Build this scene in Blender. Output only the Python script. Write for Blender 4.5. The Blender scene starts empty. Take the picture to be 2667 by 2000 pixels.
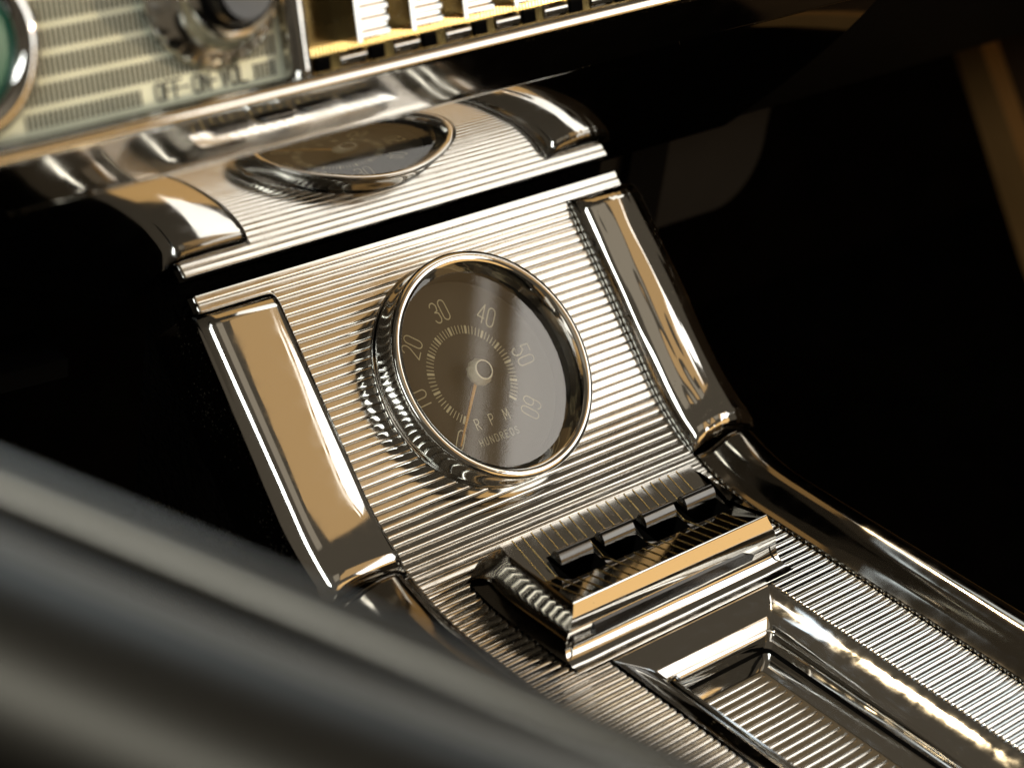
import bpy, math, random
from mathutils import Vector, Matrix
random.seed(7)
S = bpy.context.scene
COL = S.collection
V = Vector
PI = math.pi

# ---------------------------------------------------------------- camera
RW = ((0.72276880, -0.67866318, 0.13046670),
      (-0.26380367, -0.44542396, -0.85557298),
      (0.63875887, 0.58396386, -0.50097237))       # rows: right, down, forward
CAM = V((-0.61863453, -0.58631363, 0.49158159))
cd = bpy.data.cameras.new('camera')
cam = bpy.data.objects.new('camera', cd)
COL.objects.link(cam)
m = Matrix.Identity(4)
for i in range(3):
    m[i][0] = RW[0][i]
    m[i][1] = -RW[1][i]
    m[i][2] = -RW[2][i]
    m[i][3] = CAM[i]
cam.matrix_world = m
cd.sensor_width = 23.6
cd.lens = 23.6 * 6300.0 / 2667.0
cd.clip_start = 0.02
cd.clip_end = 50
cd.dof.use_dof = True
cd.dof.focus_distance = 0.962
cd.dof.aperture_fstop = 4.7
cd.dof.aperture_blades = 0
S.camera = cam

# ---------------------------------------------------------------- world and lamps
W = bpy.data.worlds.new('World')
S.world = W
W.use_nodes = True
bg = W.node_tree.nodes['Background']
bg.inputs[0].default_value = (0.115, 0.096, 0.070, 1)
bg.inputs[1].default_value = 0.8


def lamp_area(name, loc, axis_u, axis_v, su, sv, radiance, color):
    l = bpy.data.lights.new(name, 'AREA')
    l.shape = 'RECTANGLE'
    l.size = su
    l.size_y = sv
    l.color = color
    l.energy = radiance * 1.65 * PI * su * sv
    o = bpy.data.objects.new(name, l)
    COL.objects.link(o)
    u = V(axis_u).normalized()
    v = V(axis_v).normalized()
    n = u.cross(v)                                  # local +Z ; light goes to -Z
    mm = Matrix.Identity(4)
    for i in range(3):
        mm[i][0], mm[i][1], mm[i][2], mm[i][3] = u[i], v[i], n[i], loc[i]
    o.matrix_world = mm
    return o


# passenger side window, the thin gap above it, the windscreen, the driver's window behind the camera,
# and the light thrown back by the tan headliner and the tan seat
lamp_area('side_window_light', (0.75, -0.88, 0.50), (0, 1, 0), (0, 0, 1), 1.00, 0.44, 2.0, (1.0, 0.97, 0.91))
lamp_area('window_gap_light', (0.75, -0.90, 0.760), (0, 1, 0), (0, 0, 1), 1.00, 0.022, 1.1, (1.0, 0.95, 0.86))
lamp_area('windscreen_light', (0.15, 0.52, 0.74), (-1, 0, 0), (0, -0.55, 0.83), 1.30, 0.56, 1.6, (0.74, 0.88, 1.0))
lamp_area('driver_window_light', (-1.02, -0.62, 0.88), (0, -1, 0), (0, 0, 1), 1.1, 0.36, 5.2, (0.96, 1.0, 0.97))
lamp_area('quarter_window_light', (0.77, 0.24, 0.48), (0, 1, 0), (0, 0, 1), 0.44, 0.30, 1.25, (0.84, 0.93, 1.0))
lamp_area('headliner_bounce', (0.78, -0.96, 0.98), (1, 0, 0), (0, 1, 0), 0.76, 1.02, 0.33, (1.0, 0.60, 0.23))
lamp_area('overhead_fill', (0.02, -0.80, 0.98), (1, 0, 0), (0, 1, 0), 0.56, 0.70, 0.16, (1.0, 0.86, 0.66))  # added overhead lamp, turns black reflections in the right moulding grey
lamp_area('seat_bounce', (0.75, -1.25, 0.02), (1, 0, 0), (0, 0, 1), 1.30, 0.60, 0.75, (1.0, 0.60, 0.22))

# low warm sun coming in past the windscreen pillar on to the rear part of the console
SUN = V((0.40, 0.407, 0.82)).normalized()
sd = bpy.data.lights.new('sunbeam', 'SPOT')
sd.energy = 520.0
sd.color = (1.0, 0.77, 0.45)
sd.shadow_soft_size = 0.016
sd.spot_size = math.radians(9.5)
sd.spot_blend = 0.35
sun = bpy.data.objects.new('sunbeam', sd)
COL.objects.link(sun)
sun.location = V((0.12, -0.20, -0.04)) + SUN * 3.0
sun.rotation_euler = SUN.to_track_quat('Z', 'Y').to_euler()

# added warm spot at the right rear, brightens the radio face and knob
rd = bpy.data.lights.new('radio_fill_spot', 'SPOT')
rd.energy = 26.0
rd.color = (1.0, 0.80, 0.50)
rd.shadow_soft_size = 0.006
rd.spot_size = math.radians(13)
rd.spot_blend = 0.6
radio_spot = bpy.data.objects.new('radio_fill_spot', rd)
COL.objects.link(radio_spot)
radio_spot.location = V((0.72, -0.62, 0.34))
radio_spot.rotation_euler = (radio_spot.location - V((-0.125, -0.02, 0.188))).to_track_quat('Z', 'Y').to_euler()

S.view_settings.view_transform = 'Standard'
S.view_settings.look = 'None'
S.view_settings.exposure = 0.14
S.view_settings.gamma = 1.0
S.cycles.use_denoising = True
S.cycles.max_bounces = 12
S.cycles.glossy_bounces = 8
S.cycles.caustics_reflective = False
S.cycles.transparent_max_bounces = 8
S.cycles.sample_clamp_indirect = 8.0


# ---------------------------------------------------------------- materials
def mat(name, color, metal=0.0, rough=0.5, bump=0.0, bscale=40.0, rvar=0.0, rscale=60.0, cvar=0.0,
        stretch=(1, 1, 1), coat=0.0, spec=0.5, dust=0.0, cscale=30.0):
    M = bpy.data.materials.new(name)
    M.use_nodes = True
    nt = M.node_tree
    b = nt.nodes['Principled BSDF']
    b.inputs['Base Color'].default_value = (*color, 1)
    b.inputs['Metallic'].default_value = metal
    b.inputs['Roughness'].default_value = rough
    b.inputs['Specular IOR Level'].default_value = spec
    if coat:
        b.inputs['Coat Weight'].default_value = coat
        b.inputs['Coat Roughness'].default_value = 0.06
    tc = nt.nodes.new('ShaderNodeTexCoord')
    mp = nt.nodes.new('ShaderNodeMapping')
    mp.inputs['Scale'].default_value = stretch
    nt.links.new(tc.outputs['Object'], mp.inputs[0])
    if bump:
        n = nt.nodes.new('ShaderNodeTexNoise')
        n.inputs['Scale'].default_value = bscale
        n.inputs['Detail'].default_value = 2.0
        nt.links.new(mp.outputs[0], n.inputs['Vector'])
        bp = nt.nodes.new('ShaderNodeBump')
        bp.inputs['Strength'].default_value = 1.0
        bp.inputs['Distance'].default_value = bump
        nt.links.new(n.outputs[0], bp.inputs['Height'])
        nt.links.new(bp.outputs[0], b.inputs['Normal'])
    if rvar:
        n = nt.nodes.new('ShaderNodeTexNoise')
        n.inputs['Scale'].default_value = rscale
        n.inputs['Detail'].default_value = 5.0
        nt.links.new(mp.outputs[0], n.inputs['Vector'])
        mr = nt.nodes.new('ShaderNodeMapRange')
        mr.inputs[1].default_value = 0.35
        mr.inputs[2].default_value = 0.75
        mr.inputs[3].default_value = max(0.0, rough - rvar * 0.4)
        mr.inputs[4].default_value = rough + rvar
        nt.links.new(n.outputs[0], mr.inputs[0])
        nt.links.new(mr.outputs[0], b.inputs['Roughness'])
    if dust:
        # fine specks and smears lying on the metal
        n = nt.nodes.new('ShaderNodeTexNoise')
        n.inputs['Scale'].default_value = 900.0
        n.inputs['Detail'].default_value = 1.0
        nt.links.new(tc.outputs['Object'], n.inputs['Vector'])
        n2 = nt.nodes.new('ShaderNodeTexNoise')
        n2.inputs['Scale'].default_value = 35.0
        nt.links.new(tc.outputs['Object'], n2.inputs['Vector'])
        ad = nt.nodes.new('ShaderNodeMath')
        ad.operation = 'MULTIPLY_ADD'
        ad.inputs[1].default_value = 0.35
        nt.links.new(n2.outputs[0], ad.inputs[0])
        nt.links.new(n.outputs[0], ad.inputs[2])
        mr2 = nt.nodes.new('ShaderNodeMapRange')
        mr2.inputs[1].default_value = 0.885
        mr2.inputs[2].default_value = 0.945
        mr2.inputs[3].default_value = 0.0
        mr2.inputs[4].default_value = dust
        nt.links.new(ad.outputs[0], mr2.inputs[0])
        df = nt.nodes.new('ShaderNodeBsdfDiffuse')
        df.inputs[0].default_value = (0.42, 0.36, 0.27, 1)
        ms = nt.nodes.new('ShaderNodeMixShader')
        nt.links.new(mr2.outputs[0], ms.inputs[0])
        nt.links.new(b.outputs[0], ms.inputs[1])
        nt.links.new(df.outputs[0], ms.inputs[2])
        nt.links.new(ms.outputs[0], nt.nodes['Material Output'].inputs[0])
    if cvar:
        n = nt.nodes.new('ShaderNodeTexNoise')
        n.inputs['Scale'].default_value = cscale
        n.inputs['Detail'].default_value = 6.0
        nt.links.new(mp.outputs[0], n.inputs['Vector'])
        mx = nt.nodes.new('ShaderNodeMix')
        mx.data_type = 'RGBA'
        mx.inputs[6].default_value = (*[c * (1 - cvar) for c in color], 1)
        mx.inputs[7].default_value = (*[min(1, c * (1 + cvar)) for c in color], 1)
        nt.links.new(n.outputs[0], mx.inputs[0])
        nt.links.new(mx.outputs[2], b.inputs['Base Color'])
    return M


MT = {}
MT['chrome'] = mat('chrome', (0.57, 0.56, 0.535), 1, 0.05, bump=0.00022, bscale=24, rvar=0.07, rscale=140, dust=0.12)
MT['chrome_wavy'] = mat('chrome_wavy', (0.57, 0.56, 0.535), 1, 0.045, bump=0.0007, bscale=30, rvar=0.05, rscale=150, dust=0.3)
MT['chrome_streak'] = mat('chrome_streak', (0.57, 0.56, 0.535), 1, 0.045, bump=0.0026, bscale=24, rvar=0.05, rscale=150, stretch=(3.4, 0.42, 0.42), dust=0.3)
MT['chrome_flat'] = mat('chrome_flat', (0.57, 0.56, 0.535), 1, 0.04, bump=0.00010, bscale=14, rvar=0.05, rscale=90, dust=0.4)
MT['valance'] = mat('valance_chrome', (0.46, 0.45, 0.43), 1, 0.05, bump=0.00005, bscale=10, rvar=0.04, rscale=60)
MT['rib'] = mat('ribbed_metal', (0.57, 0.555, 0.52), 1, 0.12, rvar=0.08, rscale=260, bump=0.000012, bscale=500,
                stretch=(0.25, 1, 1), dust=0.55)
MT['groove'] = mat('groove_dark', (0.030, 0.024, 0.017), 0, 0.65, spec=0.15, cvar=0.5, cscale=120)  # metal plate given a dark colour to keep the rib gaps dark
MT['carpet'] = mat('black_carpet', (0.0035, 0.003, 0.0025), 0, 0.95, bump=0.003, bscale=300, cvar=0.7, spec=0.0)
MT['vinyl'] = mat('black_vinyl', (0.004, 0.0035, 0.003), 0, 0.55, bump=0.0003, bscale=500, spec=0.06)
MT['darkgrey'] = mat('dark_grey_panel', (0.018, 0.0155, 0.0125), 0, 0.7, cvar=0.3, spec=0.1)
MT['brown'] = mat('dark_brown_trim', (0.050, 0.030, 0.015), 0, 0.7, cvar=0.3, spec=0.05)
MT['brown_edge'] = mat('brown_edge_trim', (0.28, 0.15, 0.05), 0, 0.6, cvar=0.3, spec=0.1)
MT['dial'] = mat('dial_brown', (0.050, 0.042, 0.031), 0, 0.6, cvar=0.25, spec=0.2, cscale=90)
MT['print'] = mat('dial_print', (0.50, 0.455, 0.30), 0, 0.6, cvar=0.2)
MT['needle'] = mat('needle_orange', (0.50, 0.25, 0.03), 0, 0.45)
MT['blackgloss'] = mat('gloss_black', (0.006, 0.0055, 0.005), 0, 0.16, spec=0.5, rvar=0.1)
MT['blackhole'] = mat('black_recess', (0.003, 0.0025, 0.002), 0, 0.8, spec=0.05)
MT['lever'] = mat('switch_lever', (0.085, 0.083, 0.08), 1, 0.16, rvar=0.1)
MT['radio'] = mat('radio_face_cream', (0.84, 0.85, 0.64), 0.0, 0.42, cvar=0.22, cscale=45, spec=0.5)
MT['radioprint'] = mat('radio_print', (0.02, 0.02, 0.016), 0, 0.6)
MT['white'] = mat('ivory_tab', (0.92, 0.86, 0.70), 0, 0.3)
MT['green'] = mat('green_lens', (0.002, 0.11, 0.07), 0, 0.5, cvar=0.9, cscale=60)
MT['gold'] = mat('gold_trim', (0.85, 0.62, 0.26), 1, 0.22, rvar=0.15)
MT['oldgold'] = mat('dark_gold_panel', (0.15, 0.105, 0.04), 1, 0.3, rvar=0.15)
MT['rail'] = mat('rail_chrome', (0.22, 0.20, 0.17), 1, 0.09, rvar=0.06, rscale=120, bump=0.0002, bscale=30)
MT['hubmetal'] = mat('hub_metal', (0.60, 0.54, 0.40), 0.15, 0.35)
MT['moulding'] = mat('moulding_chrome', (0.82, 0.80, 0.77), 1, 0.06, bump=0.0001, bscale=14, rvar=0.05, rscale=60)
MT['knob'] = mat('knob_chrome', (0.80, 0.77, 0.70), 1, 0.17, rvar=0.12, rscale=90)
MT['satin'] = mat('satin_grey', (0.24, 0.23, 0.21), 0.7, 0.42)
MT['wheel'] = mat('wheel_black', (0.150, 0.140, 0.122), 1, 0.32)
MT['wheelgrey'] = mat('wheel_grey', (0.060, 0.055, 0.046), 1, 0.46)

G = bpy.data.materials.new('gauge_glass')
G.use_nodes = True
nt = G.node_tree
nt.nodes.clear()
out = nt.nodes.new('ShaderNodeOutputMaterial')
mx = nt.nodes.new('ShaderNodeMixShader')
lw = nt.nodes.new('ShaderNodeLayerWeight')          # same reflectance from either side of the thin pane
pw = nt.nodes.new('ShaderNodeMath')
pw.operation = 'POWER'
pw.inputs[1].default_value = 5.0
fr = nt.nodes.new('ShaderNodeMath')
fr.operation = 'MULTIPLY_ADD'
fr.inputs[1].default_value = 0.93
fr.inputs[2].default_value = 0.086
nt.links.new(lw.outputs['Facing'], pw.inputs[0])
nt.links.new(pw.outputs[0], fr.inputs[0])
tr = nt.nodes.new('ShaderNodeBsdfTransparent')
tr.inputs[0].default_value = (0.95, 0.94, 0.90, 1)
gl = nt.nodes.new('ShaderNodeBsdfGlossy')
gl.inputs['Roughness'].default_value = 0.035
nt.links.new(fr.outputs[0], mx.inputs[0])
nt.links.new(tr.outputs[0], mx.inputs[1])
nt.links.new(gl.outputs[0], mx.inputs[2])
nt.links.new(mx.outputs[0], out.inputs[0])
MT['glass'] = G


# ---------------------------------------------------------------- helpers
def mesh(name, verts, faces, smooth=True, sharp=35):
    me = bpy.data.meshes.new(name)
    me.from_pydata([tuple(v) for v in verts], [], faces)
    me.update()
    if smooth:
        for p in me.polygons:
            p.use_smooth = True
        try:
            me.set_sharp_from_angle(angle=math.radians(sharp))
        except Exception:
            pass
    return me


def link(name, me, material, parent=None, loc=None):
    o = bpy.data.objects.new(name, me)
    COL.objects.link(o)
    if material and not me.materials:
        me.materials.append(MT[material])
    if parent is not None:
        o.parent = parent
    if loc is not None:
        o.location = loc
    return o


class MB:
    """collects geometry in world coordinates"""

    def __init__(s):
        s.v = []
        s.f = []

    def add(s, verts, faces):
        k = len(s.v)
        s.v += [V(a) for a in verts]
        s.f += [tuple(i + k for i in f) for f in faces]
        return s

    def box(s, o, ax, ay, az, x0, x1, y0, y1, z0, z1):
        vs = [o + ax * x + ay * y + az * z for z in (z0, z1) for y in (y0, y1) for x in (x0, x1)]
        s.add(vs, [(0, 2, 3, 1), (4, 5, 7, 6), (0, 1, 5, 4), (2, 6, 7, 3), (0, 4, 6, 2), (1, 3, 7, 5)])
        return s

    def grid(s, rows, closed=False, flip=False):
        """rows: list of equal-length point lists"""
        n = len(rows[0])
        vs = [p for r in rows for p in r]
        fs = []
        for i in range(len(rows) - 1):
            for j in range(n if closed else n - 1):
                a, b = i * n + j, i * n + (j + 1) % n
                q = (a, b, b + n, a + n)
                fs.append(q[::-1] if flip else q)
        s.add(vs, fs)
        return s

    def poly(s, pts):
        s.add(pts, [tuple(range(len(pts)))])
        return s

    def lathe(s, o, ax, ay, an, prof, seg=96, a0=0.0, a1=2 * PI):
        rows = []
        full = abs(a1 - a0 - 2 * PI) < 1e-6
        cnt = seg if full else seg + 1
        for (r, h) in prof:
            rows.append([o + (ax * math.cos(a0 + (a1 - a0) * k / seg) + ay * math.sin(a0 + (a1 - a0) * k / seg)) * r + an * h
                         for k in range(cnt)])
        s.grid(rows, closed=full)
        return s

    def tube(s, pts, rad, seg=16, ref=V((0, 0, 1))):
        rows = []
        for i, p in enumerate(pts):
            t = (pts[min(i + 1, len(pts) - 1)] - pts[max(i - 1, 0)]).normalized()
            a = t.cross(ref).normalized()
            b = a.cross(t)
            r = rad[i] if isinstance(rad, (list, tuple)) else rad
            rows.append([p + (a * math.cos(2 * PI * k / seg) + b * math.sin(2 * PI * k / seg)) * r for k in range(seg)])
        s.grid(rows, closed=True)
        s.poly(rows[0][::-1])
        s.poly(rows[-1])
        return s

    def build(s, name, material, parent=None, smooth=True, sharp=35, base=None):
        b = base if base is not None else (parent_base(parent) if parent is not None else V((0, 0, 0)))
        o = link(name, mesh(name, [v - b for v in s.v], s.f, smooth, sharp), material, parent)
        if parent is None:
            o.location = b
        return o


def parent_base(p):
    b = V((0, 0, 0))
    while p is not None:
        b = b + p.location
        p = p.parent
    return b


def thing(name, label, cat, loc):
    o = bpy.data.objects.new(name, None)
    o.empty_display_size = 0.02
    o.location = loc
    COL.objects.link(o)
    o['label'] = label
    o['category'] = cat
    return o


def tag(o, label, cat):
    o['label'] = label
    o['category'] = cat
    return o


X = V((1, 0, 0))
Y = V((0, 1, 0))
Z = V((0, 0, 1))
TH = 0.7474402
D = V((0, -math.cos(TH), -math.sin(TH)))           # down the tilted panel
N = V((0, -math.sin(TH), math.cos(TH)))            # out of the tilted panel
XC = 0.005                                         # console centre line
ARC_R = 0.106
S_ARC = 0.027
ARC_C = D * S_ARC + N * ARC_R
S_FLAT = S_ARC + ARC_R * TH
ZF = ARC_C.z - ARC_R


def path(s):
    """console top profile: position (x = 0) and normal at running length s"""
    if s <= S_ARC:
        return D * s, N.copy()
    if s < S_FLAT:
        a = TH - (s - S_ARC) / ARC_R
        n = V((0, -math.sin(a), math.cos(a)))
        return ARC_C - n * ARC_R, n
    return V((0, ARC_C.y - (s - S_FLAT), ZF)), Z.copy()


def s_of_y(y):
    return S_FLAT + (ARC_C.y - y)


# ---------------------------------------------------------------- the setting
fl = MB().grid([[V((x, y, -0.30)) for x in (-1.3, 1.3)] for y in (-1.5, 0.5)]).build('floor', 'carpet')
fl['kind'] = 'structure'
fw = MB().box(V((0, 0, 0)), X, Y, Z, -1.3, 1.3, 0.34, 0.36, -0.296, 0.40).build('firewall', 'carpet', smooth=False)
fw['kind'] = 'structure'

# door / kick panel far right with its lighter edge strip
kp = thing('kick_panel', 'dark brown kick panel with a lighter brown edge strip at the upper right', 'panel', V((0.60, 0.19, -0.04)))
pl = [(0.234, -0.047), (0.197, -0.041), (0.116, -0.150), (-0.05, -0.34), (-0.35, -0.34), (-0.35, 0.12), (0.234, 0.12)]
mb = MB()
f1 = [V((0.606, y, z)) for y, z in pl]
f2 = [V((0.640, y, z)) for y, z in pl]
n = len(pl)
mb.add(f1 + f2, [tuple(range(n)), tuple(range(2 * n - 1, n - 1, -1))] + [(i, (i + 1) % n, n + (i + 1) % n, n + i) for i in range(n)])
mb.build('panel_face', 'brown', kp, smooth=False)
o1 = [(0.240, -0.053), (0.196, -0.047), (0.112, -0.156), (-0.053, -0.345)]
o2 = [(0.234, -0.037), (0.180, -0.029), (0.088, -0.140), (-0.080, -0.331)]
mb = MB()
mb.grid([[V((0.592, y, z)) for y, z in o1], [V((0.588, y, z)) for y, z in o2]])
mb.grid([[V((0.605, y, z)) for y, z in o1], [V((0.592, y, z)) for y, z in o1]])
mb.grid([[V((0.588, y, z)) for y, z in o2], [V((0.605, y, z)) for y, z in o2]])
mb.build('edge_strip', 'brown_edge', kp, smooth=False)

# dim box hanging under the dash
hb = thing('heater_box', 'dim dark grey box with a rounded corner under the dash right of the console', 'box', V((0.24, 0.10, -0.034)))
pts = [(0.150, 0.06), (0.292, 0.06)]
for k in range(9):
    a = k / 8 * PI / 2
    pts.append((0.292 - 0.030 + 0.030 * math.cos(a), -0.002 - 0.032 * math.sin(a)))
pts += [(0.150, -0.034)]
a1 = [V((x, 0.10, z)) for x, z in pts]
a2 = [V((x, 0.18, z)) for x, z in pts]
n = len(pts)
MB().add(a1 + a2, [tuple(range(n - 1, -1, -1)), tuple(range(n, 2 * n))] + [(i, (i + 1) % n, n + (i + 1) % n, n + i) for i in range(n)]
         ).build('case', 'darkgrey', hb, sharp=30)
MB().box(V((0.205, 0.094, 0.0)), X, Y, Z, -0.020, 0.006, 0, 0.0055, -0.030, 0.018).build('bracket', 'blackhole', hb, smooth=False)

fp = MB()
fp.box(V((-0.13, 0.15, -0.043)), V((0.98, 0, -0.06)).normalized(), Y, Z, -0.12, 0.037, 0, 0.06, -0.005, 0.004)
tag(fp.build('footwell_trim', 'darkgrey', base=V((-0.13, 0.15, -0.048)), smooth=False), 'dim grey trim edge in the black footwell left of the console', 'trim')

# ---------------------------------------------------------------- centre console
XL, XR = -0.0765, 0.0865                           # edges of the ribbed metal
con = thing('centre_console', 'chrome centre console with ribbed metal top, sloping up to the dashboard', 'console', V((XC, -0.12, -0.296)))
PITCH = 0.00368

# carpeted core below the metal
def core(x0, x1):
    ss = [-0.066, 0.0, 0.027] + [0.027 + ARC_R * TH * k / 8 for k in range(1, 9)] + [0.16, 0.30, 0.46]
    mbc = MB()
    top0 = []
    top1 = []
    for s_ in ss:
        p, nn = path(s_)
        q = p - nn * 0.0135
        top0.append(V((x0, q.y, q.z)))
        top1.append(V((x1, q.y, q.z)))
    bot0 = [V((p.x, p.y, -0.295)) for p in top0]
    bot1 = [V((p.x, p.y, -0.295)) for p in top1]
    mbc.grid([bot0, top0]).grid([top1, bot1])
    mbc.poly([bot0[0], bot1[0], top1[0], top0[0]])
    mbc.poly([bot0[-1], top0[-1], top1[-1], bot1[-1]])
    return mbc
core(XC - 0.117, XC + 0.117).build('side_panel', 'carpet', con, smooth=False)
# upright carpeted riser between the console and the dash
MB().box(V((XC, 0.056, 0)), X, Y, Z, -0.115, 0.115, 0, 0.02, -0.29, 0.058).build('riser', 'carpet', con, smooth=False)

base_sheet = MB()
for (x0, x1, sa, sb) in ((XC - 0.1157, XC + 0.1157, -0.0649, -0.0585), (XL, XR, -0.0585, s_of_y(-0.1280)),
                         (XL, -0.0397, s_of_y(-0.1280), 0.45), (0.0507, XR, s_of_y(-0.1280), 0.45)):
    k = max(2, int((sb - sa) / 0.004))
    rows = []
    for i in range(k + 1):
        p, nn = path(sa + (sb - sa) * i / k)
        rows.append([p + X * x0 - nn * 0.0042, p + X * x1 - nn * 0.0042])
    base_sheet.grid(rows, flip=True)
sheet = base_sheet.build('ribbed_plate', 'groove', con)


def rib_mesh(length, width, height, end=0.0010, segs=14, flat=False):
    """one pressed rib along X, centred, sitting on z = 0, broad convex crown"""
    half = [(0.0, 0.0, 0.55), (end * 0.35, 0.62, 0.85), (end, 1, 1), (end * 1.25, 1, 1), (end * 1.6, 1, 1)]
    ends = [(-length / 2 + e, hs, ws) for e, hs, ws in half] + [(length / 2 - e, hs, ws) for e, hs, ws in reversed(half)]
    rows = []
    for (x, hs, ws) in ends:
        row = []
        for j in range(segs + 1):
            t = -1 + 2 * j / segs
            t = math.copysign(1 - (1 - abs(t)) ** 1.5, t)
            y = t * width / 2 * ws
            h = height * hs * ((1 - 0.12 * t * t - 0.88 * abs(t) ** 8) if flat else (1 - abs(t) ** 2.5))
            row.append(V((x, y, h - 0.0005)))
        rows.append(row)
    mbr = MB().grid(rows)
    return mesh('rib', mbr.v, mbr.f, True, 60)


RIB_CACHE = {}


def rib(x0, x1, s_, parent, lift=0.0):
    L = round(x1 - x0, 4)
    flat = s_ < 0.075
    h = 0.00046 if flat else 0.00066
    key = (L, h)
    if key not in RIB_CACHE:
        me = rib_mesh(L, PITCH * (0.985 if flat else 0.955), h, flat=flat)
        me.materials.append(MT['rib'])
        RIB_CACHE[key] = me
    p, nn = path(s_)
    o = bpy.data.objects.new('rib', RIB_CACHE[key])
    COL.objects.link(o)
    o.parent = parent
    o.location = p + X * ((x0 + x1) / 2) + nn * lift - parent_base(parent)
    a = math.atan2(-nn.y, nn.z)
    o.rotation_euler = (a + random.uniform(-0.014, 0.014), 0, 0)
    return o


s_ = -0.0649 + PITCH / 2
i = 0
while s_ < 0.34:
    p, nn = path(s_)
    if i < 2:
        rib(XC - 0.1157, XC + 0.1157, s_, sheet)
    elif abs(s_) < 0.0440:
        ch_ = math.sqrt(0.0462 ** 2 - s_ * s_)         # the plate is cut out behind the gauge
        rib(XL + 0.0002, -ch_, s_, sheet)
        rib(ch_, XR - 0.0002, s_, sheet)
    elif p.y > -0.1280 + PITCH * 0.3:
        rib(XL + 0.0002, XR - 0.0002, s_, sheet)
    else:
        rib(XL + 0.0002, -0.0402, s_, sheet)
        rib(0.0512, XR - 0.0002, s_, sheet)
    i += 1
    s_ += PITCH

# side mouldings on the sloping part
def bar_section(crown):
    sec = [(0.0, -0.002), (0.0003, 0.0020), (0.0010, 0.0042), (0.0021, 0.0058)]
    for k in range(15):
        u = 0.0038 + 0.0300 * k / 14
        sec.append((u, 0.0072 + crown * (1 - ((u - 0.0188) / 0.015) ** 2)))
    sec += [(0.0357, 0.0062), (0.0376, 0.0046), (0.0390, 0.0022), (0.0400, -0.001), (0.0407, -0.005), (0.0412, -0.009), (0.0416, -0.013), (0.0418, -0.018), (0.0418, -0.026)]
    return sec


def moulding(sign, xe, sa, sb, sec, caps, name, material, wob=0.0):
    rows = []
    ss = []
    if caps:
        ends = [(0, 0.02), (0.0006, 0.34), (0.0016, 0.60), (0.0030, 0.80), (0.0048, 0.93), (0.0070, 1.0)]
    else:
        ends = [(0, 0.02), (0.0005, 0.55), (0.0014, 0.85), (0.003, 1.0)]
    L = sb - sa
    for d_, sc in ends:
        ss.append((sa + d_, sc))
    k = int(L / 0.004)
    for j in range(1, k):
        s1 = sa + L * j / k
        if s1 > sa + ends[-1][0] + 0.001 and s1 < sb - ends[-1][0] - 0.001:
            ss.append((s1, 1.0))
    for d_, sc in reversed(ends):
        ss.append((sb - d_, sc))
    for s1, sc in ss:
        p, nn = path(s1)
        row = []
        for (u, h) in sec:
            hh = h * sc if h > 0 else h
            row.append(p + X * (xe + sign * u) + nn * hh)
        rows.append(row)
    return MB().grid(rows, flip=(sign > 0)).build(name, material, con, sharp=50)


moulding(-1, XL, -0.0578, 0.0640, bar_section(0.0010), True, 'side_moulding', 'chrome')
moulding(1, XR, -0.0578, 0.0640, bar_section(0.0040), True, 'side_moulding', 'chrome_streak')
RAIL = [(0.0, -0.002), (0.0006, 0.0012), (0.0035, 0.0022), (0.0065, 0.0046), (0.0085, 0.0078), (0.0105, 0.0104), (0.0135, 0.0119),
        (0.0170, 0.0122), (0.0215, 0.0114), (0.0270, 0.0088), (0.0320, 0.0045), (0.0360, -0.001), (0.0395, -0.009), (0.0415, -0.020), (0.042, -0.030)]
moulding(-1, XL, 0.0660, 0.44, RAIL, False, 'side_rail', 'rail')
moulding(1, XR, 0.0660, 0.44, RAIL, False, 'side_rail', 'rail')

# ---------------------------------------------------------------- recessed tray in the console
tray = bpy.data.objects.new('tray', None)
COL.objects.link(tray)
tray.parent = con
tray.location = V((XC, -0.20, ZF)) - parent_base(con)


def frame_ring(hw0, y0, z0, hw1, y1, z1, yend=-0.40):
    """sloping chrome frame: left, front, right pieces between two open rectangles"""
    a = [V((XC - hw0, yend, z0)), V((XC - hw0, y0, z0)), V((XC + hw0, y0, z0)), V((XC + hw0, yend, z0))]
    b = [V((XC - hw1, yend, z1)), V((XC - hw1, y1, z1)), V((XC + hw1, y1, z1)), V((XC + hw1, yend, z1))]
    return a, b


def rounded_open(hw, y0, z, r, yend=-0.40, k=6):
    pts = [V((XC - hw, yend, z))]
    for y in (-0.32, -0.26, -0.21):
        pts.append(V((XC - hw, y, z)))
    for j in range(k + 1):
        a = PI - j / k * PI / 2
        pts.append(V((XC - hw + r + r * math.cos(a), y0 - r + r * math.sin(a), z)))
    for j in range(k + 1):
        a = PI / 2 - j / k * PI / 2
        pts.append(V((XC + hw - r + r * math.cos(a), y0 - r + r * math.sin(a), z)))
    for y in (-0.21, -0.26, -0.32):
        pts.append(V((XC + hw, y, z)))
    pts.append(V((XC + hw, yend, z)))
    return pts


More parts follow.
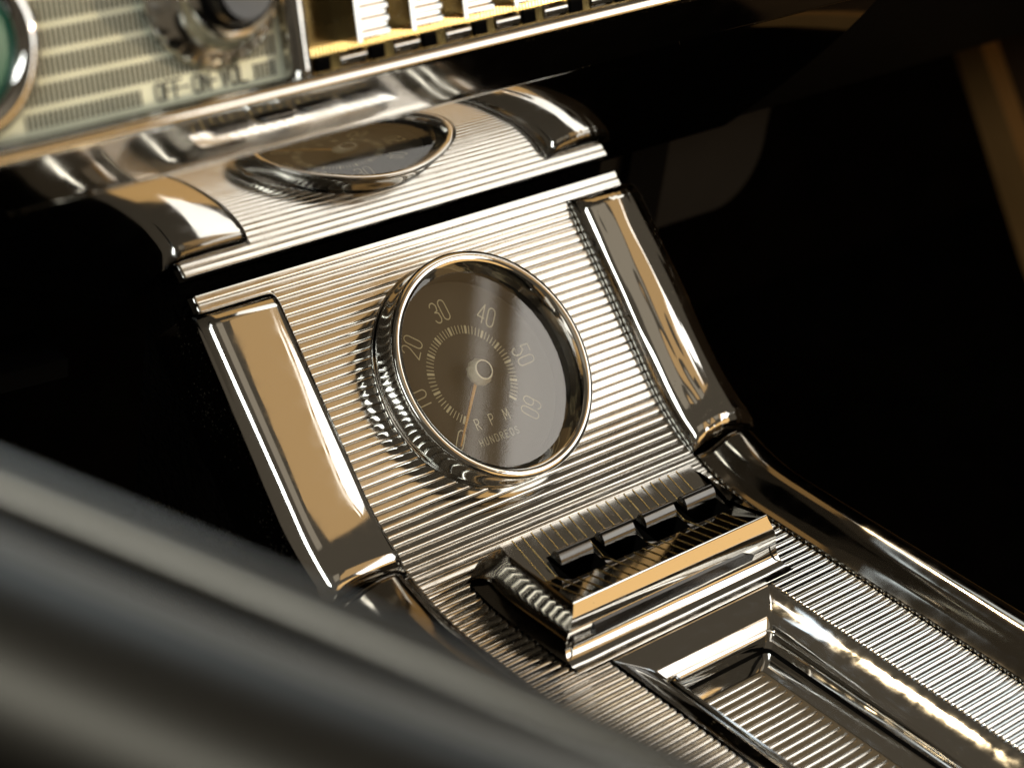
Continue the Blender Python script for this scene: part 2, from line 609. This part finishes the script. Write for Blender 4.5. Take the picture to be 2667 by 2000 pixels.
# outer bevel (mitred corners): shallow, then dipping before the raised inner lip
BV = [(0.0, 0.0006), (0.0005, 0.0003), (0.0010, 0.0), (0.0050, -0.0008), (0.0090, -0.0017), (0.0110, -0.0024), (0.0125, -0.0033), (0.0138, -0.0045), (0.0148, -0.0058)]
rows = [rounded_open(0.0449 - d_, -0.1284 - d_, ZF + z_, 0.0006 + d_ * 0.1) for d_, z_ in BV]
MB().grid(rows, flip=True).build('tray_bevel', 'chrome', tray, sharp=28)
rows = [rounded_open(0.0301, -0.1432, ZF - 0.0058, 0.0021), rounded_open(0.0292, -0.1440, ZF - 0.0046, 0.0024),
        rounded_open(0.0283, -0.1450, ZF - 0.0040, 0.0026), rounded_open(0.0273, -0.1460, ZF - 0.0046, 0.0028),
        rounded_open(0.0266, -0.1466, ZF - 0.0078, 0.0028)]
MB().grid(rows, flip=True).build('tray_lip', 'chrome', tray, sharp=50)
rows = [rounded_open(0.0266, -0.1466, ZF - 0.0078, 0.0028), rounded_open(0.0256, -0.1474, ZF - 0.0104, 0.0028)]
MB().grid(rows, flip=True).build('tray_wall', 'chrome_flat', tray, sharp=50)
rows = [rounded_open(0.0256, -0.1474, ZF - 0.0104, 0.0028), rounded_open(0.0249, -0.1480, ZF - 0.0110, 0.0028), rounded_open(0.0246, -0.1484, ZF - 0.0122, 0.0026)]
MB().grid(rows, flip=True).build('tray_gap', 'blackhole', tray, sharp=50)
rows = [rounded_open(0.0246, -0.1484, ZF - 0.0118, 0.0026), rounded_open(0.0226, -0.1500, ZF - 0.0148, 0.0022),
        rounded_open(0.0196, -0.1514, ZF - 0.0168, 0.0016)]
MB().grid(rows, flip=True).build('tray_liner', 'chrome', tray, sharp=50)
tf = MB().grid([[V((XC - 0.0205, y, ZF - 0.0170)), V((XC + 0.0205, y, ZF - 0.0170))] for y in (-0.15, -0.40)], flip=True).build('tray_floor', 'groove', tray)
y = -0.1540
while y > -0.33:
    L = 0.0372
    key = ('tray', L)
    if key not in RIB_CACHE:
        me = rib_mesh(L, 0.0023, 0.0011, end=0.0012)
        me.materials.append(MT['rib'])
        RIB_CACHE[key] = me
    o = bpy.data.objects.new('rib', RIB_CACHE[key])
    COL.objects.link(o)
    o.parent = tray
    o.location = V((XC, y, ZF - 0.0169)) - parent_base(tray)
    o.rotation_euler = (random.uniform(-0.01, 0.01), 0, 0)
    y -= 0.0039

# ---------------------------------------------------------------- switch box
sw = thing('switch_box', 'chrome four-lever switch box straddling the bend of the console', 'switch box', V((XC, -0.10, ZF)))
HT, ZT = 0.0545, -0.0250                            # top half width and height
YR, YV, YF = -0.0717, -0.0925, -0.1130
ZV = -0.0306
# front fascia
def xs_row(hw, y, z, k=12):
    return [V((XC - hw + 2 * hw * j / k, y, z)) for j in range(k + 1)]
fas = [xs_row(HT, YF + 0.0006, ZT - 0.0004), xs_row(HT + 0.0002, YF - 0.0002, ZT), xs_row(HT + 0.0004, YF - 0.0008, ZT - 0.0008),
       xs_row(HT + 0.0006, YF - 0.0011, ZT - 0.0016)]
fy, fz = YF - 0.0011, ZT - 0.0016
for k in range(1, 13):                              # gently rounded front
    f = k / 12
    fz -= 0.0072 / 12
    fy -= 0.0072 / 12 * math.tan(math.radians(33 - 19 * f))
    fas.append(xs_row(HT + 0.0006 + 0.0034 * f, fy, fz))
MB().grid(fas, flip=True).build('fascia', 'chrome', sw, sharp=60)
low = [xs_row(0.0585, fy, -0.0339), xs_row(0.0588, fy - 0.0001, -0.0343), xs_row(0.0590, -0.1172, -0.0352), xs_row(0.0597, -0.1174, -0.0392), xs_row(0.0602, -0.1184, -0.0424),
       xs_row(0.0606, -0.1200, -0.0446), xs_row(0.0610, -0.1232, -0.0458), xs_row(0.0612, -0.1275, ZF + 0.0009)]
MB().grid(low, flip=True).build('lower_flare', 'chrome', sw, sharp=60)
# long black slot in the flare
sl = MB()
sl.add([V((XC - 0.0455, -0.1180, -0.0358)), V((XC + 0.0395, -0.1180, -0.0358)), V((XC + 0.0455, -0.1183, -0.0384)), V((XC + 0.044, -0.1187, -0.0400)), V((XC - 0.0455, -0.1189, -0.0403)),
        V((XC - 0.0455, -0.1150, -0.0358)), V((XC + 0.0395, -0.1150, -0.0358)), V((XC + 0.0455, -0.1150, -0.0384)), V((XC + 0.044, -0.1150, -0.0400)), V((XC - 0.0455, -0.1150, -0.0403))],
       [(0, 1, 2, 3, 4), (0, 5, 6, 1), (1, 6, 7, 2), (2, 7, 8, 3), (3, 8, 9, 4), (4, 9, 5, 0)])
sl.build('slot', 'blackgloss', sw, smooth=False)
# flared sides
for sg in (-1, 1):
    rows = []
    K = 16
    for (f, fo, fz) in ((0, 0, 0), (0.04, 0.03, 0.05), (0.25, 0.07, 0.30), (0.45, 0.13, 0.55), (0.65, 0.26, 0.76), (0.82, 0.50, 0.90), (1.0, 1.0, 1.0)):
        row = []
        for j in range(K + 1):
            t = j / K
            yt = YR + (YF - YR) * t
            yb = -0.0580 + (-0.1215 + 0.0580) * t
            hwt = HT * (1 if t > 0.12 else 0.93 + 0.07 * math.sin(t / 0.12 * PI / 2))
            hwb = 0.0612 * (1 if t > 0.15 else 0.80 + 0.20 * math.sin(t / 0.15 * PI / 2))
            yy = yt + (yb - yt) * f
            # surface height of the console at yb
            sy = S_FLAT
            if yb > ARC_C.y:
                zz = ARC_C.z - math.sqrt(max(0, ARC_R ** 2 - (yb - ARC_C.y) ** 2))
            else:
                zz = ZF
            zt = ZT
            hw = hwt + (hwb - hwt) * fo
            row.append(V((XC + sg * hw, yy, zt + (zz + 0.0009 - zt) * fz)))
        rows.append(row)
    MB().grid(rows, flip=(sg < 0)).build('side_wall', 'rail', sw, sharp=60)
# rear wall of the box, towards the dash
rows = [[V((XC - HT * .93, YR, ZT)), V((XC + HT * .93, YR, ZT))], [V((XC - 0.049, -0.0580, -0.0405)), V((XC + 0.049, -0.0580, -0.0405))]]
MB().grid(rows).build('rear_wall', 'chrome', sw)


# V shaped top plate with four slots; lever pitch along X
def zplate(y):
    if y > YV:
        return ZT + 0.0008 + (ZV - ZT - 0.0008) * (YR - y) / (YR - YV)
    return ZV + (ZT - 0.0008 - ZV) * (YV - y) / (YV - YF)
LX = [XC - 0.0300 + 0.0236 * k for k in range(4)]
SLOT_Y0, SLOT_Y1 = -0.0835, -0.0985
ys = [YR, SLOT_Y0, YV, SLOT_Y1, YF + 0.0006]
xcuts = [XC - HT * .985]
for lx in LX:
    xcuts += [lx - 0.0098, lx + 0.0098]
xcuts.append(XC + HT * .985)
tp = MB()
for a in range(len(ys) - 1):
    for b in range(len(xcuts) - 1):
        hole = (b % 2 == 1) and a in (1, 2)
        if hole:
            continue
        tp.poly([V((xcuts[b], ys[a], zplate(ys[a]))), V((xcuts[b], ys[a + 1], zplate(ys[a + 1]))),
                 V((xcuts[b + 1], ys[a + 1], zplate(ys[a + 1]))), V((xcuts[b + 1], ys[a], zplate(ys[a])))])
plate = tp.build('top_plate', 'chrome_flat', sw, smooth=False)
# fine raised lines running fore and aft
gx = XC - 0.0475
gi = 0
while gx < XC + 0.0500:
    def seg_line(y0, y1):
        q = MB()
        w = 0.00022
        a_ = [V((gx - w, y0, zplate(y0) + 0.0001)), V((gx - w * 0.5, y0, zplate(y0) + 0.00038)), V((gx + w * 0.5, y0, zplate(y0) + 0.00038)), V((gx + w, y0, zplate(y0) + 0.0001))]
        b_ = [V((p.x, y1, p.z - zplate(y0) + zplate(y1))) for p in a_]
        q.grid([a_, b_])
        q.build('raised_line', 'gold', plate, smooth=True, sharp=80)
    in_slot = any(abs(gx - lx) < 0.0101 for lx in LX)
    if in_slot:
        seg_line(YR, SLOT_Y0 + 0.0002)
        seg_line(SLOT_Y1 - 0.0002, YF + 0.0009)
    else:
        seg_line(YR, YV)
        seg_line(YV, YF + 0.0009)
    gx += 0.00515
# inside of the slots and the levers
for lx in LX:
    q = MB()
    z0, zb = zplate(SLOT_Y0), -0.0405
    c = [(lx - 0.0097, SLOT_Y0), (lx + 0.0097, SLOT_Y0), (lx + 0.0097, SLOT_Y1), (lx - 0.0097, SLOT_Y1)]
    for k in range(4):
        (xa, ya), (xb, yb) = c[k], c[(k + 1) % 4]
        mids = [(xa, ya), (xb, yb)]
        q.poly([V((xa, ya, zplate(ya) - 0.0001)), V((xb, yb, zplate(yb) - 0.0001)), V((xb, yb, zb)), V((xa, ya, zb))])
    q.poly([V((x_, y_, zb)) for x_, y_ in c])
    q.build('slot_well', 'blackhole', sw, smooth=False)
    # lever: rounded paddle standing in the slot, leaning to the rear
    prof = [(-0.0850, -0.0400), (-0.0850, -0.0258), (-0.0856, -0.0240), (-0.0866, -0.0232), (-0.0877, -0.0233), (-0.0888, -0.0239), (-0.0898, -0.0249), (-0.0906, -0.0261),
            (-0.0911, -0.0275), (-0.0913, -0.0290), (-0.0913, -0.0310), (-0.0911, -0.0335), (-0.0908, -0.0400)]
    hw = 0.0086
    q = MB()
    r0 = [V((lx - hw, a_, b_)) for a_, b_ in prof]
    r1 = [V((lx + hw, a_, b_)) for a_, b_ in prof]
    q.grid([r0, r1])
    q.poly(r0[::-1])
    q.poly(r1)
    q.build('lever', 'lever', sw, sharp=40)

# ---------------------------------------------------------------- tachometer
tach = thing('tachometer', 'round chrome-rimmed tachometer with brown dial on the sloping ribbed panel', 'gauge', N * 0.0003)
UP = -D
T0 = V((0, 0, 0))
prof = [(0.0494, 0.0000), (0.0494, 0.0010), (0.0487, 0.0016), (0.0482, 0.0030), (0.0478, 0.0075), (0.0478, 0.0110), (0.0482, 0.0126)]
MB().lathe(T0, X, UP, N, prof, 128).build('bezel_wall', 'chrome', tach, sharp=70)
prof = [(0.0482, 0.0126), (0.0486, 0.0133), (0.0486, 0.0141), (0.0480, 0.0149), (0.0466, 0.0153), (0.0450, 0.0151), (0.0440, 0.0144)]
MB().lathe(T0, X, UP, N, prof, 128).build('bezel_rim', 'chrome', tach, sharp=70)
prof = [(0.0440, 0.0144), (0.0433, 0.0128), (0.0425, 0.0105), (0.0417, 0.0080)]
MB().lathe(T0, X, UP, N, prof, 128).build('bezel_throat', 'chrome_wavy', tach, sharp=70)
prof = [(0.0417, 0.0080), (0.0415, 0.0050), (0.0413, 0.0010), (0.0412, -0.0022)]
MB().lathe(T0, X, UP, N, prof, 96).build('dial_housing', 'blackgloss', tach, sharp=70)
MB().lathe(T0, X, UP, N, [(0.0412, -0.0022), (0.0001, -0.0022)], 96).build('dial', 'dial', tach)
ZD = -0.0022
MB().lathe(T0, X, UP, N, [(0.0417, 0.0079), (0.0001, 0.0079)], 96).build('glass', 'glass', tach)


def dial_pt(r, ang, h):
    """ang in degrees clockwise from up the slope"""
    a = math.radians(ang)
    return X * (r * math.sin(a)) + UP * (r * math.cos(a)) + N * h


def ang_of(v):
    return (v - 30) * 4.55 - 3.5


# tick marks
tm = MB()
for k in range(61):
    a = ang_of(k)
    big = (k % 5 == 0)
    r0, r1 = 0.0186, 0.0222
    w = 0.00052 if big else 0.00017
    rad = dial_pt(1, a, 0)
    tan = dial_pt(1, a + 90, 0)
    o_ = N * (ZD + 0.00008)
    tm.poly([o_ + rad * r0 - tan * w, o_ + rad * r0 + tan * w, o_ + rad * r1 + tan * w, o_ + rad * r1 - tan * w])
tmo = tm.build('tick_marks', 'print', tach, smooth=False)
tmo['kind'] = 'stuff'


def arcpts(cx, cy, rx, ry, a0, a1, k=8):
    return [(cx + rx * math.cos(math.radians(a0 + (a1 - a0) * i / k)), cy + ry * math.sin(math.radians(a0 + (a1 - a0) * i / k))) for i in range(k + 1)]


# monoline condensed characters in a 0.44 x 1 cell
GW = 0.44
r_ = GW / 2
FONT = {
    '0': [arcpts(r_, 1 - r_, r_, r_, 0, 180) + arcpts(r_, r_, r_, r_, 180, 360) + [(GW, 1 - r_)]],
    'O': [arcpts(r_, 1 - r_, r_, r_, 0, 180) + arcpts(r_, r_, r_, r_, 180, 360) + [(GW, 1 - r_)]],
    '1': [[(r_ * .4, .8), (r_, 1), (r_, 0)]],
    '2': [arcpts(r_, 1 - r_, r_, r_, 170, -10) + [(GW * .9, .58), (0, 0.0), (GW, 0)]],
    '3': [arcpts(r_, 1 - r_, r_, r_, 165, -30, 8) + [(GW * .9, .58), (r_ * .8, .53)], [(r_ * .8, .53), (GW * .92, .46)] + arcpts(r_, r_, r_, r_, 20, -165, 9)],
    '4': [[(GW * .78, 0), (GW * .78, 1), (0, .28), (GW, .28)]],
    '5': [[(GW * .95, 1), (.03, 1), (0, .55), (r_, .60)] + arcpts(r_, r_, r_, r_ * 1.35, 70, -165, 10)],
    '6': [[(GW * .95, .86)] + arcpts(r_, 1 - r_, r_, r_, 30, 180, 7) + arcpts(r_, r_, r_, r_, 180, 360, 8) + arcpts(r_, .40, r_, .17, 0, 180, 7)],
    'R': [[(0, 0), (0, 1), (r_, 1)] + arcpts(r_, .76, r_, .24, 90, -90, 8) + [(0, .52)], [(r_ * .8, .52), (GW, 0)]],
    'P': [[(0, 0), (0, 1), (r_, 1)] + arcpts(r_, .75, r_, .25, 90, -90, 8) + [(0, .50)]],
    'M': [[(0, 0), (0.02, 1), (r_ * 1.2, .3), (GW * 1.15, 1), (GW * 1.2, 0)]],
    'H': [[(0, 0), (0, 1)], [(GW, 0), (GW, 1)], [(0, .5), (GW, .5)]],
    'U': [[(0, 1)] + arcpts(r_, r_, r_, r_, 180, 360, 8) + [(GW, 1)]],
    'N': [[(0, 0), (0, 1), (GW, 0), (GW, 1)]],
    'D': [[(0, 0), (0, 1), (r_, 1)] + arcpts(r_, .75, r_, .25, 90, 0, 4) + arcpts(r_, .25, r_, .25, 0, -90, 4) + [(0, 0)]],
    'E': [[(GW, 1), (0, 1), (0, 0), (GW, 0)], [(0, .52), (GW * .8, .52)]],
    'F': [[(GW, 1), (0, 1), (0, 0)], [(0, .52), (GW * .8, .52)]],
    'S': [arcpts(r_, .76, r_, .24, 20, 200, 6) + [(GW * .2, .56), (GW * .8, .46)] + arcpts(r_, .24, r_, .24, 20, -160, 6)],
    'V': [[(0, 1), (r_, 0), (GW, 1)]],
    'L': [[(0, 1), (0, 0), (GW, 0)]],
    '-': [[(0, .5), (GW * .55, .5)]],
}


def text_mesh(txt, h, adv, stroke, o, ax, ay, an, wscale=1.0):
    """flat ribbon lettering centred on o"""
    q = MB()
    tot = (len(txt) - 1) * adv + GW * wscale * h
    x0 = -tot / 2
    lift = 0.0
    for ch in txt:
        for st in FONT.get(ch, []):
            allp = [V((x0 + a * h * wscale, (b - 0.5) * h)) for a, b in st]
            # cut the stroke at sharp corners so that every run keeps its full width
            runs = [[allp[0]]]
            for i in range(1, len(allp)):
                runs[-1].append(allp[i])
                if i < len(allp) - 1:
                    d0, d1 = allp[i] - allp[i - 1], allp[i + 1] - allp[i]
                    if d0.length > 1e-9 and d1.length > 1e-9 and d0.angle(d1) > math.radians(48):
                        runs.append([allp[i]])
            for pts in runs:
                if len(pts) < 2:
                    continue
                pts = [p.copy() for p in pts]
                e0, e1 = (pts[0] - pts[1]).normalized(), (pts[-1] - pts[-2]).normalized()
                pts[0] = pts[0] + e0 * stroke * 0.35
                pts[-1] = pts[-1] + e1 * stroke * 0.35
                lift += 0.000004
                L_, R_ = [], []
                for i, p in enumerate(pts):
                    d_ = pts[min(i + 1, len(pts) - 1)] - pts[max(i - 1, 0)]
                    if d_.length < 1e-9:
                        d_ = V((1, 0))
                    d_.normalize()
                    n_ = V((-d_.y, d_.x))
                    e_1, e_2 = p + n_ * stroke / 2, p - n_ * stroke / 2
                    L_.append(o + ax * e_1.x + ay * e_1.y + an * lift)
                    R_.append(o + ax * e_2.x + ay * e_2.y + an * lift)
                q.grid([L_, R_])
        x0 += adv
    return q


for v in (0, 10, 20, 30, 40, 50, 60):
    a = ang_of(v)
    c_ = dial_pt(0.0297, a, ZD + 0.0001)
    up_ = dial_pt(1, a, 0)
    rt_ = dial_pt(1, a + 90, 0)
    text_mesh(str(v), 0.0088, 0.0047, 0.00050, c_, rt_, up_, N, 0.85).build('numeral', 'print', tach, smooth=False)
for k, ch in enumerate('RPM'):
    text_mesh(ch, 0.0046, 0.004, 0.00034, X * ((k - 1) * 0.0078) + D * 0.0192 + N * (ZD + 0.0001), X, UP, N).build('letter', 'print', tach, smooth=False)
text_mesh('HUNDREDS', 0.0030, 0.0028, 0.00022, D * 0.0268 + N * (ZD + 0.0001), X, UP, N, 1.1).build('lettering', 'print', tach, smooth=False)
# needle and hub
na = -137.5
q = MB()
tip = dial_pt(0.0345, na, 0.0016)
rt_ = dial_pt(1, na + 90, 0)
bk = dial_pt(0.004, na, 0.0016)
q.add([bk - rt_ * 0.0007, bk + rt_ * 0.0007, tip + rt_ * 0.0003, tip - rt_ * 0.0003,
       bk - rt_ * 0.0007 + N * 0.0006, bk + rt_ * 0.0007 + N * 0.0006, tip + rt_ * 0.0003 + N * 0.0004, tip - rt_ * 0.0003 + N * 0.0004],
      [(4, 5, 6, 7), (0, 3, 2, 1), (0, 1, 5, 4), (1, 2, 6, 5), (2, 3, 7, 6), (3, 0, 4, 7)])
q.build('needle', 'needle', tach, smooth=False)
# serrated hub skirt
rows = []
seg = 48
for (r, h, amp) in ((0.0048, 0.0016, 0.0), (0.0058, 0.0022, 0.0003), (0.0059, 0.0036, 0.0003), (0.0050, 0.0054, 0.0001), (0.0043, 0.0064, 0.0)):
    rows.append([dial_pt(r - (amp if (k // 2) % 2 else 0), 360 * k / seg, h) for k in range(seg)])
hub = MB().grid(rows, closed=True, flip=True).build('hub', 'hubmetal', tach, sharp=25)
MB().lathe(T0, X, UP, N, [(0.0043, 0.0064), (0.0041, 0.0068), (0.0038, 0.0068), (0.0037, 0.0064)], 48).build('hub_ring', 'white', hub, sharp=80)
MB().lathe(T0, X, UP, N, [(0.0037, 0.0064), (0.0035, 0.0060), (0.0001, 0.0059)], 48).build('hub_cap', 'dial', hub)

# ---------------------------------------------------------------- dashboard: polished valance, moulding, lip
dash = thing('dashboard', 'polished chrome dashboard edge mirroring the console below it', 'dashboard', V((0, 0.03, 0.05)))


def sweep_x(prof, x0, x1, k=2):
    rows = []
    for (y, z) in prof:
        rows.append([V((x0 + (x1 - x0) * j / k, y, z)) for j in range(k + 1)])
    return MB().grid(rows)


def spline(P, k=6):
    out_ = []
    for i in range(len(P) - 1):
        p0, p1, p2, p3 = P[max(i - 1, 0)], P[i], P[i + 1], P[min(i + 2, len(P) - 1)]
        for j in range(k):
            t = j / k
            out_.append(tuple(0.5 * ((2 * p1[c]) + (-p0[c] + p2[c]) * t + (2 * p0[c] - 5 * p1[c] + 4 * p2[c] - p3[c]) * t * t +
                                     (-p0[c] + 3 * p1[c] - 3 * p2[c] + p3[c]) * t ** 3) for c in range(2)))
    out_.append(P[-1])
    return out_


# profile integrated from its facing angle (degrees below horizontal, facing the rear)
ANG = [(0.0, 41.6), (0.016, 40.9), (0.027, 40.3), (0.060, 38.2), (0.081, 35.7), (0.096, 33.0), (0.107, 31.0), (0.116, 29.0), (0.125, 27.0)]


def angat(l):
    for (a, b), (c, d_) in zip(ANG[:-1], ANG[1:]):
        if l <= c:
            return b + (d_ - b) * (l - a) / (c - a)
    return ANG[-1][1]


vp = [(0.0462, 0.0511)]
l = 0.0
dl = 0.001
while l < 0.1165:
    a = math.radians(angat(l + dl / 2))
    y0, z0 = vp[-1]
    vp.append((y0 - math.sin(a) * dl, z0 + math.cos(a) * dl))
    l += dl
YC_, ZC_ = vp[-1]
sweep_x(vp, -0.48, 0.190).build('valance', 'valance', dash, sharp=80)
# rolled right-hand end and the dark panel beyond it
sweep_x([(y + 0.004, z) for y, z in vp[::6]], 0.1905, 0.80).build('under_panel', 'vinyl', dash)
# moulding above the crease
mp_ = [(YC_ + 0.001, ZC_ - 0.0002), (YC_ - 0.0012, ZC_ - 0.0004), (YC_ - 0.0022, ZC_ + 0.0004), (YC_ - 0.0026, ZC_ + 0.0014)]
sweep_x(spline(mp_, 4), -0.48, 0.80).build('bead', 'chrome_flat', dash, sharp=80)
st = [mp_[-1]]
l = 0
while st[-1][1] < 0.1668:
    f = (st[-1][1] - mp_[-1][1]) / 0.024
    a = math.radians(25.0 - 6.5 * f)
    st.append((st[-1][0] - math.sin(a) * 0.001, st[-1][1] + math.cos(a) * 0.001))
sweep_x(st, -0.48, 0.80).build('moulding', 'moulding', dash, sharp=80)
ye, ze = st[-1]
lp = [(ye, ze), (ye - 0.0004, ze + 0.0022), (ye + 0.0006, ze + 0.0042), (ye + 0.0022, ze + 0.0049), (ye + 0.0045, ze + 0.0040), (ye + 0.0085, ze + 0.0008), (ye + 0.0150, ze - 0.0040), (ye + 0.024, ze - 0.006)]
sweep_x(spline(lp, 5), -0.48, 0.80).build('lip', 'chrome', dash, sharp=80)
YL, ZL = ye, ze
MB().box(V((0.16, 0.09, 0.20)), X, Y, Z, -0.64, 0.64, -0.055, 0.20, -0.015, 0.05).build('dash_body', 'vinyl', dash, smooth=False)
MB().box(V((0.16, 0.09, 0.20)), X, Y, Z, -0.64, 0.64, -0.02, 0.20, -0.13, -0.0155).build('dash_back', 'vinyl', dash, smooth=False)

# ---------------------------------------------------------------- radio
RA = math.radians(20)
RU = V((0, math.sin(RA), math.cos(RA)))
RN = V((0, -math.cos(RA), math.sin(RA)))
RO = V((0, -0.018, 0.174))


def rp(x, v, h=0.0):
    return RO + X * x + RU * v + RN * h


rad = thing('radio', 'cream car radio face with push buttons and OFF-ON-VOL knob in the dashboard', 'radio', rp(-0.13, -0.008))
MB().box(RO, X, RU, RN, -0.275, -0.1335, -0.0085, 0.075, -0.012, 0.0).build('face_plate', 'radio', rad, smooth=False)
MB().box(RO, X, RU, RN, -0.1235, 0.10, -0.0105, 0.075, -0.016, -0.006).build('button_panel', 'oldgold', rad, smooth=False)
# rows of fine vertical bars
for (v0, v1, xa, xb) in ((-0.0065, -0.0015, -0.2335, -0.1905), (-0.0065, -0.0015, -0.1455, -0.1365), (0.0003, 0.0068, -0.232, -0.1365), (0.0086, 0.0150, -0.230, -0.1365),
                         (0.0168, 0.0232, -0.228, -0.1365), (0.0250, 0.0330, -0.228, -0.1365)):
    q = MB()
    x = xa
    while x < xb:
        q.box(RO, X, RU, RN, x, x + 0.00095, v0, v1, 0.0, 0.0003)
        x += 0.0019
    o = q.build('bar_row', 'radioprint', rad, smooth=False)
    o['kind'] = 'stuff'
text_mesh('OFF-ON-VOL', 0.0056, 0.00370, 0.00085, rp(-0.1670, -0.0036, 0.0004), X, RU, RN, 1.05).build('lettering', 'radioprint', rad, smooth=False)
# chrome knob with scalloped skirt and dark centre
kx, kv = -0.1600, 0.0262
ko = rp(kx, kv)
rows = []
seg = 96
for (r, h, amp) in ((0.0235, 0.0, 0), (0.0262, 0.001, .0003), (0.0268, 0.0035, .0004), (0.0255, 0.0055, .0002), (0.0215, 0.0068, 0), (0.0190, 0.0085, 0), (0.0178, 0.0120, 0), (0.0170, 0.0150, 0),
                    (0.0155, 0.0165, 0), (0.0140, 0.0160, 0), (0.0128, 0.0130, 0)):
    rows.append([ko + (X * math.cos(2 * PI * k / seg) + RU * math.sin(2 * PI * k / seg)) * (r - amp * (1 - abs(math.sin(k * PI / 4)))) + RN * h for k in range(seg)])
knob = MB().grid(rows, closed=True).build('knob', 'knob', rad, sharp=40)
MB().lathe(ko, X, RU, RN, [(0.0128, 0.0130), (0.012, 0.0210), (0.0100, 0.0225), (0.0001, 0.0225)], 48).build('knob_centre', 'blackgloss', knob)
# chrome divider post
q = MB()
rows = []
for v in (-0.009, 0.075):
    rows.append([rp(-0.1335, v, 0.0), rp(-0.1330, v, 0.004), rp(-0.1310, v, 0.0062), rp(-0.1285, v, 0.0068), rp(-0.1260, v, 0.006), rp(-0.1242, v, 0.003), rp(-0.1235, v, -0.006)])
q.grid(rows, flip=True)
q.poly(rows[0])
q.build('divider', 'chrome_wavy', rad, sharp=60)
# push buttons: ribbed chrome fronts
bx = -0.1035
bi = 0
while bx < 0.06:
    w = 0.0125
    prof = [(-0.0010, 0.000)]
    v = -0.0010
    while v < 0.060:
        prof += [(v + 0.0002, 0.011), (v + 0.0012, 0.0123), (v + 0.0024, 0.0123), (v + 0.0034, 0.011)]
        v += 0.0042
    prof += [(v, 0.0)]
    q = MB()
    r0 = [rp(bx, a, b - 0.006) for a, b in prof]
    r1 = [rp(bx + w, a, b - 0.006) for a, b in prof]
    q.grid([r0, r1], flip=True)
    q.poly(r0)
    q.poly(r1[::-1])
    q.build('push_button', 'chrome', rad, sharp=30)
    MB().box(RO, X, RU, RN, bx - 0.0020, bx - 0.0005, -0.0012, 0.06, -0.006, 0.0068).build('button_edge', 'chrome_flat', rad, smooth=False)
    # added chrome tab, bulged to mirror the window, and dark opening under each button
    tv = [(-0.0102, -0.0062), (-0.0099, -0.0042), (-0.0088, -0.0031), (-0.0072, -0.0026), (-0.0058, -0.0029), (-0.0049, -0.0040), (-0.0046, -0.0062)]
    q = MB()
    r0 = [rp(bx - 0.0030, a, b) for a, b in tv]
    r1 = [rp(bx + 0.0085, a, b) for a, b in tv]
    q.grid([r0, r1], flip=True)
    q.poly(r0)
    q.poly(r1[::-1])
    q.build('tab', 'chrome_flat', rad, sharp=60)
    MB().box(RO, X, RU, RN, bx - 0.0120, bx - 0.0060, -0.0100, -0.0050, -0.006, -0.0048).build('opening', 'blackhole', rad, smooth=False)
    bx += 0.0243
    bi += 1
# finely ribbed ledge below the buttons
q = MB()
x = -0.1225
while x < 0.07:
    q.box(RO, X, RU, RN, x, x + 0.0008, -0.0044, -0.0014, -0.006, -0.0044)
    x += 0.0016
o = q.build('fine_ribs', 'gold', rad, smooth=False)
o['kind'] = 'stuff'

# round green lens with chrome ring, left of the radio
gc = rp(-0.2555, 0.0225)
gn = thing('green_gauge', 'round green lens in a thick chrome ring at the upper left corner', 'gauge', gc)
MB().lathe(gc, X, RU, RN, [(0.0295, 0.0), (0.0298, 0.002), (0.0288, 0.0046), (0.0262, 0.0060), (0.0235, 0.0056), (0.0212, 0.004), (0.0208, 0.002)], 64).build('ring', 'chrome_wavy', gn, sharp=80)
MB().lathe(gc, X, RU, RN, [(0.0208, 0.002), (0.0150, 0.0036), (0.0001, 0.0044)], 48).build('lens', 'green', gn)

# ---------------------------------------------------------------- steering wheel in the foreground
def bow(a, m_, c, k=28):
    a, m_, c = [V(p) + V((-0.0007, -0.0012, -0.0024)) for p in (a, m_, c)]
    h = m_ * 2 - (a + c) * 0.5
    return [a * (1 - t) ** 2 + h * (2 * t * (1 - t)) + c * t * t for t in [i / k for i in range(k + 1)]]


RIM = bow((-0.4350, -0.2375, 0.2541), (-0.3745, -0.3222, 0.2333), (-0.3113, -0.4132, 0.2070))
TRIM = bow((-0.4419, -0.2499, 0.2509), (-0.3880, -0.3262, 0.2305), (-0.3311, -0.4016, 0.2133))
SPOKE = bow((-0.4519, -0.2678, 0.2373), (-0.3990, -0.3428, 0.2175), (-0.3437, -0.4161, 0.2007))


wh = thing('steering_wheel', 'out of focus glossy black steering wheel sweeping across the lower left foreground', 'steering wheel', V((-0.40, -0.29, 0.20)))
MB().tube([p + V((0, 0, -0.0008)) for p in RIM], 0.0058, 24).build('rim', 'wheel', wh, sharp=80)
MB().tube(SPOKE, 0.0212, 32).build('spoke', 'wheelgrey', wh, sharp=80)
MB().tube(TRIM, 0.0042, 14).build('trim_strip', 'satin', wh, sharp=80)
